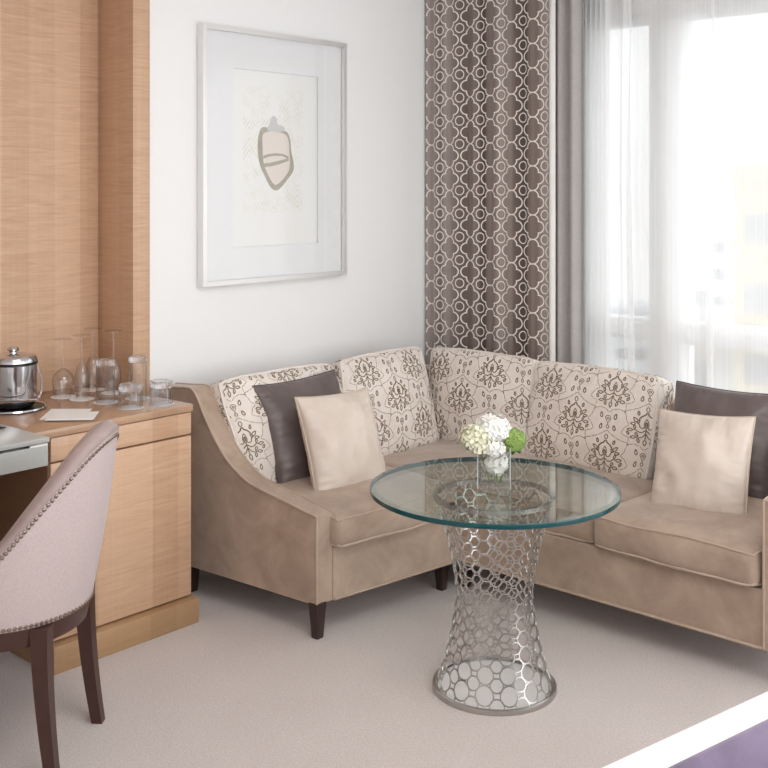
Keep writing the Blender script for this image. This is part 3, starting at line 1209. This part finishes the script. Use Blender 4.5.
LEAN_L = math.radians(22)
LEAN_R = math.radians(16)
back_cushion((-3.10, 3.048, .415), 0, LEAN_L, .625, .44, .15, 1, (.02, -.03), -.022)
back_cushion((-3.10, 3.625, .415), 0, LEAN_L, .55, .445, .15, 2, (.0, .02), .035)
back_cushion((-2.955, 3.885, .41), -PI / 2, LEAN_R, .58, .425, .15, 3, (-.06, .0), -.04 * 0 - .03)
back_cushion((-2.385, 3.875, .405), -PI / 2, LEAN_R, .59, .425, .15, 4, (-.035, .0))


def seat_cushion(name, poly_c, W, Dp, T, ztop, yaw, seed, bulge=.022):
    """box cushion lying flat: W along the front, Dp deep"""
    n0 = Vector((math.cos(yaw), math.sin(yaw), 0))
    ex = Vector((-math.sin(yaw), math.cos(yaw), 0))
    ey = -n0
    n = Vector((0, 0, 1))
    hw, hh, ht = W / 2, Dp / 2, T / 2
    D = cushion_def(hw, hh, ht, .032, bulge + .012, seed, 0, .006, .006)
    c = Vector((poly_c[0], poly_c[1], ztop - ht))
    bm = cushion_mesh(D, hw, hh, ht)
    place_mesh(bm, c, ex, ey, n)
    o = obj('seat_cushion', bm, 'sofa_velvet', sofa, angle=60)
    bm = bmesh.new()
    for s in (1, -1):
        add_tube(bm, [D(a, b, s * (ht - .008)) + Vector((0, 0, s * .002)) for a, b in rect_loop(hw, hh, 18)], .0045, 6, closed=True)
    place_mesh(bm, c, ex, ey, n)
    obj('piping', bm, 'sofa_piping', o)
    return o


seat_cushion('left', (-2.915, 3.065), .62, .60, .118, .418, math.radians(-5), 5)
seat_cushion('corner', (-2.575, 3.66), 1.15, .58, .118, .418, -PI / 2 + math.radians(-.8), 6, .014)
seat_cushion('right', (-1.70, 3.63), .595, .62, .122, .428, -PI / 2 + math.radians(-.8), 7)
# infill under the left back cushion so that the corner reads as one continuous seat
seat_cushion('corner_fill', (-3.20, 3.66), .50, .14, .10, .40, 0, 8, .0)

# ---- throw pillows


def throw_pillow(label, bottom, yaw, lean, W, T, mat, pmat, seed, roll=0.0, asp=1.0, grp='square throw pillows on the sofa'):
    ex, ey, n = basis(yaw, lean)
    if roll:
        ex, ey = ex * math.cos(roll) + ey * math.sin(roll), ey * math.cos(roll) - ex * math.sin(roll)
    h = W / 2
    root = thing('throw_pillow', label, 'pillow', bottom, 0, grp)
    c = Vector(bottom) + ey * h * asp * (math.cos(roll) + abs(math.sin(roll)) * .6) - n * T * 0.25

    def D(u, v, s):
        pin = .055
        x = u * h * (1 - pin * (1 - v * v) * abs(u) ** 2)
        y = v * h * asp * (1 - pin * (1 - u * u) * abs(v) ** 2)
        e = max(0.0, (1 - u * u) * (1 - v * v))
        z = s * T / 2 * (.55 * e ** .30 + .45 * e ** .9)
        q = Vector((u * 3, v * 3, seed * 5 + s))
        edge = max(abs(u), abs(v))
        wr = .012 * noise.noise(q * .9) + .011 * edge ** 3 * noise.noise(Vector((u * 14 if abs(v) > abs(u) else u * 3, v * 14 if abs(u) >= abs(v) else v * 3, seed)))
        z += wr * (e ** .3)
        return Vector((x, y, z))
    bm = bmesh.new()
    N = 60
    t_ = [math.sin(PI / 2 * (-1 + 2 * i / N)) * .5 + (-1 + 2 * i / N) * .5 for i in range(N + 1)]
    G = {}
    for s in (1, -1):
        for i in range(N + 1):
            for j in range(N + 1):
                edge = i in (0, N) or j in (0, N)
                if edge and s == -1:
                    G[i, j, s] = G[i, j, 1]
                else:
                    G[i, j, s] = bm.verts.new(D(t_[i], t_[j], s))
        for i in range(N):
            for j in range(N):
                bm.faces.new((G[i, j, s], G[i + 1, j, s], G[i + 1, j + 1, s], G[i, j + 1, s]))
    place_mesh(bm, c, ex, ey, n)
    obj('pillow_cover', bm, mat, root, angle=120)
    bm = bmesh.new()
    add_tube(bm, [D(a, b, 1) for a, b in rect_loop(1, 1, 24)], .0042, 6, closed=True)
    place_mesh(bm, c, ex, ey, n)
    obj('piping', bm, pmat, root)
    return root


throw_pillow('charcoal satin pillow leaning behind the beige one on the left seat', (-3.02, 3.075, .400), math.radians(-4), math.radians(22), .435, .165, 'satin_charcoal', 'satin_charcoal_piping', 1, math.radians(2))
throw_pillow('beige satin pillow leaning on the charcoal pillow on the left seat', (-2.82, 3.04, .39), math.radians(-6), math.radians(21), .36, .165, 'satin_beige', 'satin_beige_piping', 2, math.radians(-1), 1.14)
throw_pillow('charcoal satin pillow behind the beige one at the right end', (-1.80, 3.80, .41), math.radians(-92), math.radians(18), .425, .16, 'satin_charcoal', 'satin_charcoal_piping', 3)
throw_pillow('beige satin pillow in front of the charcoal one at the right end', (-1.72, 3.515, .388), math.radians(-84), math.radians(21), .345, .165, 'satin_beige', 'satin_beige_piping', 4, math.radians(2), 1.17)

# ------------------------------------------------------------------ table
TX, TY = -2.025, 2.79
tb = thing('glass_table', 'round glass table on a silver ring lattice pedestal before the sofa', 'table', (TX, TY, 0))
ZG = 0.628


def Rz(z):
    zz = (z - .295) / .305
    return .118 + .067 * (abs(zz) ** 1.55)


bm = bmesh.new()
NC = 14


def ring(bm, th, z, r, wd=.0034, tk=.003, n=20):
    R = Rz(z)
    sets = []
    for k in range(n):
        a = 2 * PI * k / n
        row = []
        for rr, rad in ((r - wd / 2, 0), (r + wd / 2, 0), (r + wd / 2, tk), (r - wd / 2, tk)):
            zz = min(.594, max(.012, z + rr * math.sin(a)))
            Rr = Rz(zz)
            t2 = th + rr * math.cos(a) / R
            row.append(bm.verts.new(((Rr + rad) * math.cos(t2), (Rr + rad) * math.sin(t2), zz)))
        sets.append(row)
    for k in range(n):
        a, b = sets[k], sets[(k + 1) % n]
        for q in range(4):
            bm.faces.new((a[q], a[(q + 1) % 4], b[(q + 1) % 4], b[q]))


z = .018
row = 0
while z < .592:
    s = 2 * PI * Rz(z) / NC            # local pitch
    step = s * .72
    for k in range(NC):
        th = 2 * PI * k / NC
        ring(bm, th, z, s * .278)
        z2 = z + step / 2
        if z2 < .59:
            ring(bm, th + PI / NC, z2, 2 * PI * Rz(z2) / NC * .368)
    z += step
    row += 1
obj('ring_lattice', bm, 'ring_metal', tb, local=True, smooth=False)
obj('base_ring', lathe([(.181, 0), (.192, 0), (.194, .006), (.192, .016), (.187, .018), (.181, .016)], 64, closed=True), 'ring_metal', tb, local=True)
obj('base_plate', lathe([(0, .002), (.182, .002), (.182, .006), (0, .006)], 64), 'lacquer_white', tb, local=True)
obj('top_ring', lathe([(.176, .590), (.190, .590), (.190, .603), (.176, .603)], 64, closed=True), 'ring_metal', tb, local=True)
for k in range(3):
    a = 2 * PI * k / 3 + .4
    bm = bmesh.new()
    add_lathe(bm, [(0, .602), (.008, .602), (.008, .6088), (0, .6088)], 16, (.183 * math.cos(a), .183 * math.sin(a), 0))
    obj('glass_pad', bm, 'dark_metal', tb, local=True)
GR = .388
gt = obj('glass_top', lathe([(0, ZG), (GR - .016, ZG)], 96), 'table_glass', tb, local=True)
obj('underside', lathe([(0, .609), (GR - .003, .609)], 96), 'table_glass', gt, local=True)
obj('bevel', lathe([(GR - .016, ZG), (GR, ZG - .003)], 96), 'bevel_glass', gt, local=True)
obj('glass_rim', lathe([(GR, ZG - .003), (GR + .0008, ZG - .007), (GR, .6115), (GR - .003, .609)], 96), 'glass_edge', gt, local=True)

# vase with flowers
VX, VY = -2.026, 2.793
va = thing('square_vase', 'clear square glass vase standing on the round glass table', 'vase', (VX, VY, ZG + .0005), YAW + math.radians(-8))
hs, vh, th = .051, .128, .004
bm = bmesh.new()
for (x0, x1, y0, y1) in ((-hs, hs, -hs, -hs + th), (-hs, hs, hs - th, hs), (-hs, -hs + th, -hs + th, hs - th), (hs - th, hs, -hs + th, hs - th)):
    add_box(bm, x0, x1, y0, y1, 0, vh)
obj('glass_walls', bm, 'vase_glass', va, local=True, smooth=False)
for sx in (-1, 1):
    for sy in (-1, 1):
        obj('edge_glint', box(sx * hs - .0011 * (1 + sx), sx * hs + .0011 * (1 - sx), sy * hs - .0011 * (1 + sy), sy * hs + .0011 * (1 - sy), .001, vh + .0005), 'glint_white', va, local=True, smooth=False)  # opaque white strips stand in for bright glints along the vase corners
obj('thick_base', box(-hs + th, hs - th, -hs + th, hs - th, 0, .012, bevel=.002), 'vase_glass', va, local=True)
obj('water', box(-hs + th + .001, hs - th - .001, -hs + th + .001, hs - th - .001, .0448, .045), 'water', va, local=True, smooth=False)


def floret(bm, c, nrm, s, petals=4, cup=.3):
    nrm = nrm.normalized()
    a = nrm.orthogonal().normalized()
    b = nrm.cross(a)
    r0 = random.random() * 6.28
    for k in range(petals):
        t0 = r0 + 2 * PI * k / petals
        d = a * math.cos(t0) + b * math.sin(t0)
        e = nrm.cross(d)
        p = [c, c + d * s * .55 + e * s * .36 + nrm * s * cup * .5, c + d * s + nrm * s * cup * .4, c + d * s * .55 - e * s * .36 + nrm * s * cup * .5]
        vs = [bm.verts.new(q) for q in p]
        m = bm.verts.new(c + d * s * .6 + nrm * s * cup * .25)
        for i in range(4):
            bm.faces.new((vs[i], vs[(i + 1) % 4], m))


def fib(n):
    ga = PI * (3 - math.sqrt(5))
    for i in range(n):
        z = 1 - 2 * (i + .5) / n
        r = math.sqrt(1 - z * z)
        yield Vector((r * math.cos(ga * i), r * math.sin(ga * i), z))


def bloom(name, label, center, R, mat, n, s, petals, stemto, squash=(1, 1, 1), leaf=False, core=.75, cup=.35):
    root = thing(name, label, 'flower', center)
    bm = bmesh.new()
    bmesh.ops.create_icosphere(bm, subdivisions=2, radius=R * core)
    for v in bm.verts:
        v.co = Vector((v.co.x * squash[0], v.co.y * squash[1], v.co.z * squash[2]))
    for d in fib(n):
        rr = R * (.88 + .16 * random.random())
        p = Vector((d.x * rr * squash[0], d.y * rr * squash[1], d.z * rr * squash[2]))
        nn = d + Vector((random.uniform(-.3, .3), random.uniform(-.3, .3), random.uniform(-.3, .3)))
        floret(bm, p, nn, s * random.uniform(.8, 1.2), petals, cup)
    obj('flower_head', bm, mat, root, local=True, angle=30)
    bm = bmesh.new()
    e = Vector(stemto) - Vector(center)
    add_tube(bm, [Vector((0, 0, -R * .5)), e * .5 + Vector((0, 0, -R * .2)), e], .0028, 7)
    obj('stem', bm, 'stem_green', root, local=True)
    if leaf:
        bm = bmesh.new()
        for k in range(5):
            a = k * 1.3
            d = Vector((math.cos(a), math.sin(a), -.9)).normalized()
            e_ = d.cross(Vector((0, 0, 1))).normalized()
            o_ = Vector((0, 0, -R * .5))
            L = .035
            vs = [bm.verts.new(o_ + p) for p in (Vector((0, 0, 0)), d * L * .5 + e_ * L * .3, d * L, d * L * .5 - e_ * L * .3)]
            bm.faces.new(vs)
        obj('leaf', bm, 'leaf_green', root, local=True)
    return root


RT = Vector((math.cos(YAW), math.sin(YAW), 0))      # the vase's own diagonal, used to spread the blooms
FWD = Vector((-math.sin(YAW), math.cos(YAW), 0))
VB = Vector((VX, VY, ZG))


def at(r_, f_, z_):
    return VB + RT * (r_ - .012 * min(1, z_ * 8)) + FWD * f_ + Vector((0, 0, z_))


bloom('white_hydrangea', 'big pure white rounded bloom at the top of the vase', at(.004, -.005, .177), .051, 'petal_white', 150, .015, 4, at(.004, 0, .016), (1.05, 1, .85), core=.9)
bloom('cream_hydrangea', 'cream bloom leaning out at the left of the vase', at(-.043, -.014, .150), .047, 'petal_cream', 120, .022, 4, at(-.015, -.01, .016), (1.1, 1, .85), core=.7)
bloom('cream_hydrangea', 'cream bloom low at the back of the vase', at(-.015, .045, .142), .042, 'petal_cream', 90, .016, 4, at(-.005, .02, .016))
bloom('white_blossom', 'small white ragged bloom drooping over the front rim of the vase', at(.004, -.030, .124), .030, 'petal_white', 70, .015, 5, at(.01, -.02, .016), (1.2, 1, .9), core=.6)
bloom('white_blossom', 'small white ragged bloom pressed inside the vase', at(.006, -.006, .078), .038, 'petal_white', 100, .014, 5, at(.014, 0, .016), (1.05, .9, 1.1), core=.5)
bloom('green_pompon', 'bright green pompon bloom at the right of the vase', at(.070, -.012, .144), .035, 'petal_green', 240, .0085, 4, at(.02, -.006, .016), (1, 1, .95), True, core=.92, cup=.6)

# ------------------------------------------------------------------ chair
FWDV = Vector((-.843, -.538, 0))
fa = math.atan2(FWDV.y, FWDV.x) - math.radians(-5)
ch = thing('desk_chair', 'barrel-back upholstered chair with nailheads and dark legs at the desk', 'chair', (-2.675, 1.711, 0), fa - PI / 2)
# local axes: +x sitter's right, +y forward
ZA0, ZA1, ZTOP = .352, .405, .875


def rim_z(phi):
    a = abs(phi)
    tab = [.878, .872, .855, .824, .780, .729, .674, .616, .558, .505, .470, .460, .458, .458, .458]
    k = min(12, int(a // 10))
    u = a / 10 - k
    p0, p1, p2, p3 = tab[abs(k - 1)], tab[k], tab[k + 1], tab[k + 2]
    return 0.5 * (2 * p1 + (p2 - p0) * u + (2 * p0 - 5 * p1 + 4 * p2 - p3) * u * u + (3 * p1 - p0 - 3 * p2 + p3) * u ** 3)


def outline(phi, z, ins=0.0):
    tt = (z - .4) / .5
    R = .25 + .025 * tt - ins
    ph = math.radians(phi)
    lean = .055 * tt - .015
    if abs(phi) <= 90:
        return Vector((R * math.sin(ph), .2 - R * math.cos(ph) - lean, z))
    ex = (abs(phi) - 90) / 40 * .18
    return Vector((math.copysign(R, phi) , .2 + ex - lean, z))


PH = [-130 + 260 * i / 104 for i in range(105)]
# outer back
bm = bmesh.new()
rows = 14
G = []
for ph in PH:
    zt = rim_z(ph)
    colv = []
    for j in range(rows + 1):
        z_ = ZA1 + (zt - ZA1) * j / rows
        p = outline(ph, z_)
        q = outline(ph, z_, -.006 * math.sin(PI * j / rows))
        colv.append(bm.verts.new(q))
    G.append(colv)
for i in range(len(PH) - 1):
    for j in range(rows):
        bm.faces.new((G[i][j], G[i + 1][j], G[i + 1][j + 1], G[i][j + 1]))
bk_ = obj('outer_back', bm, 'chair_fabric', ch, local=True, angle=80)
# padded rim and inner back in one upholstered roll
bm = bmesh.new()
G = []
TH = .062
sec = [(0, 0), (-.003, .010), (.006, .024), (.022, .032), (.042, .028), (.056, .012), (TH, -.01)]
for ph in PH:
    zt = rim_z(ph)
    colv = []
    for ins, dz in sec:
        p = outline(ph, zt, ins)
        p.z = zt + dz
        colv.append(bm.verts.new(p))
    for j in range(1, 9):
        z_ = zt - .01 + (.43 - zt + .01) * j / 8
        colv.append(bm.verts.new(outline(ph, z_, TH + .012 * math.sin(PI * j / 8))))
    G.append(colv)
for i in range(len(PH) - 1):
    for j in range(len(G[0]) - 1):
        bm.faces.new((G[i][j], G[i + 1][j], G[i + 1][j + 1], G[i][j + 1]))
for e_ in (G[0], G[-1]):
    pass
obj('padded_rim', bm, 'chair_band', ch, local=True, angle=80)
# closing front ends of the arms
for sgn in (-1, 1):
    bm = bmesh.new()
    ph = 130 * sgn
    zt = rim_z(ph)
    vs = []
    for ins, dz in sec:
        p = outline(ph, zt, ins); p.z = zt + dz; vs.append(bm.verts.new(p))
    vs.append(bm.verts.new(outline(ph, .43, TH)))
    vs.append(bm.verts.new(outline(ph, ZA1, 0)))
    bm.faces.new(vs)
    obj('arm_end', bm, 'chair_band', ch, local=True, smooth=False)
# nailheads: along the rim and along the lower edge
bm = bmesh.new()


def nail(p, nrm, r=.0062):
    nrm = nrm.normalized()
    a = nrm.orthogonal().normalized()
    b = nrm.cross(a)
    top = bm.verts.new(p + nrm * r * .6)
    r1 = [bm.verts.new(p + (a * math.cos(k * PI / 4) + b * math.sin(k * PI / 4)) * r * .75 + nrm * r * .4) for k in range(8)]
    r2 = [bm.verts.new(p + (a * math.cos(k * PI / 4) + b * math.sin(k * PI / 4)) * r) for k in range(8)]
    for k in range(8):
        k2 = (k + 1) % 8
        bm.faces.new((top, r1[k], r1[k2]))
        bm.faces.new((r1[k], r2[k], r2[k2], r1[k2]))


def along(fun, step):
    prev = None
    acc = 0
    for i in range(1301):
        ph = -130 + 260 * i / 1300
        p = fun(ph)
        if prev is not None:
            acc += (p - prev).length
            if acc >= step:
                acc = 0
                q = outline(ph, p.z, -.05)
                nail(p, Vector((q.x - p.x, q.y - p.y, 0)))
        prev = p


along(lambda ph: outline(ph, rim_z(ph) - .010, -.0015), .0135)
obj('nailhead_trim', bm, 'nail_metal', ch, local=True)
bm = bmesh.new()
along(lambda ph: outline(ph, ZA1 + .007, -.0015), .0135)
obj('nailhead_trim', bm, 'nail_metal', ch, local=True)
# apron
bm = bmesh.new()
G = []
for ph in PH:
    colv = [bm.verts.new(outline(ph, z_, i_)) for z_, i_ in ((ZA1, .001), (ZA0, .006), (ZA0, .03), (ZA1, .03))]
    G.append(colv)
for i in range(len(PH) - 1):
    for j in range(4):
        bm.faces.new((G[i][j], G[i + 1][j], G[i + 1][(j + 1) % 4], G[i][(j + 1) % 4]))
bm.faces.new(G[0])
bm.faces.new(G[-1])
add_box(bm, -.22, .22, .355, .38, ZA0, ZA1)
obj('apron', bm, 'dark_wood', ch, local=True, angle=50)
# seat
bm = bmesh.new()
add_poly_prism(bm, [tuple(outline(p_, .42, TH + .004)[:2]) for p_ in range(-130, 131, 10)],   .38, .430)
bevel_all(bm, .012, 3)
obj('seat', bm, 'seat_pad', ch, local=True)


def sabre_leg(x, y0, dy, dx=0.0, rear=True):
    bm = bmesh.new()
    n = 10
    R_ = []
    for i in range(n + 1):
        f = i / n
        z_ = ZA1 - .003 - (ZA1 - .003) * f
        cx = x + dx * f ** 1.6
        cy = y0 + dy * f ** 1.8
        s = .047 * (1 - f) + .031 * f
        R_.append([bm.verts.new((cx + a * s / 2, cy + b * s / 2, z_)) for a, b in ((-1, -1), (1, -1), (1, 1), (-1, 1))])
    for a, b in zip(R_[:-1], R_[1:]):
        for k in range(4):
            bm.faces.new((a[k], a[(k + 1) % 4], b[(k + 1) % 4], b[k]))
    bm.faces.new(R_[0])
    bm.faces.new(R_[-1])
    bevel_all(bm, .003, 2)
    obj('leg', bm, 'dark_wood', ch, local=True)


sabre_leg(-.165, .030, -.034, -.008)
sabre_leg(.165, .030, -.045, -.012)
sabre_leg(-.20, .36, .01)
sabre_leg(.20, .36, .01)

# ------------------------------------------------------------------ bed
bed = thing('bed', 'corner of a bed with white duvet and purple throw at bottom right', 'bed', (-0.1, 1.3, 0), math.radians(-11.5))
# local: x across, y along; left edge of the duvet lies at x = EX
EX = -1.03
obj('bed_base', box(EX + .06, .9, -.55, 1.15, 0.0, .28, bevel=.01), 'dark_wood', bed, local=True)
obj('mattress', box(EX + .03, .92, -.58, 1.17, .28, .44, bevel=.03, seg=3), 'white_fabric', bed, local=True)
bm = box(EX, .95, -.60, 1.20, .22, .50, bevel=.035, seg=4)
obj('duvet', bm, 'white_fabric', bed, local=True)
bm = box(EX + .085, .965, -.615, 1.21, .21, .508, bevel=.03, seg=4)
obj('throw', bm, 'purple_throw', bed, local=True)
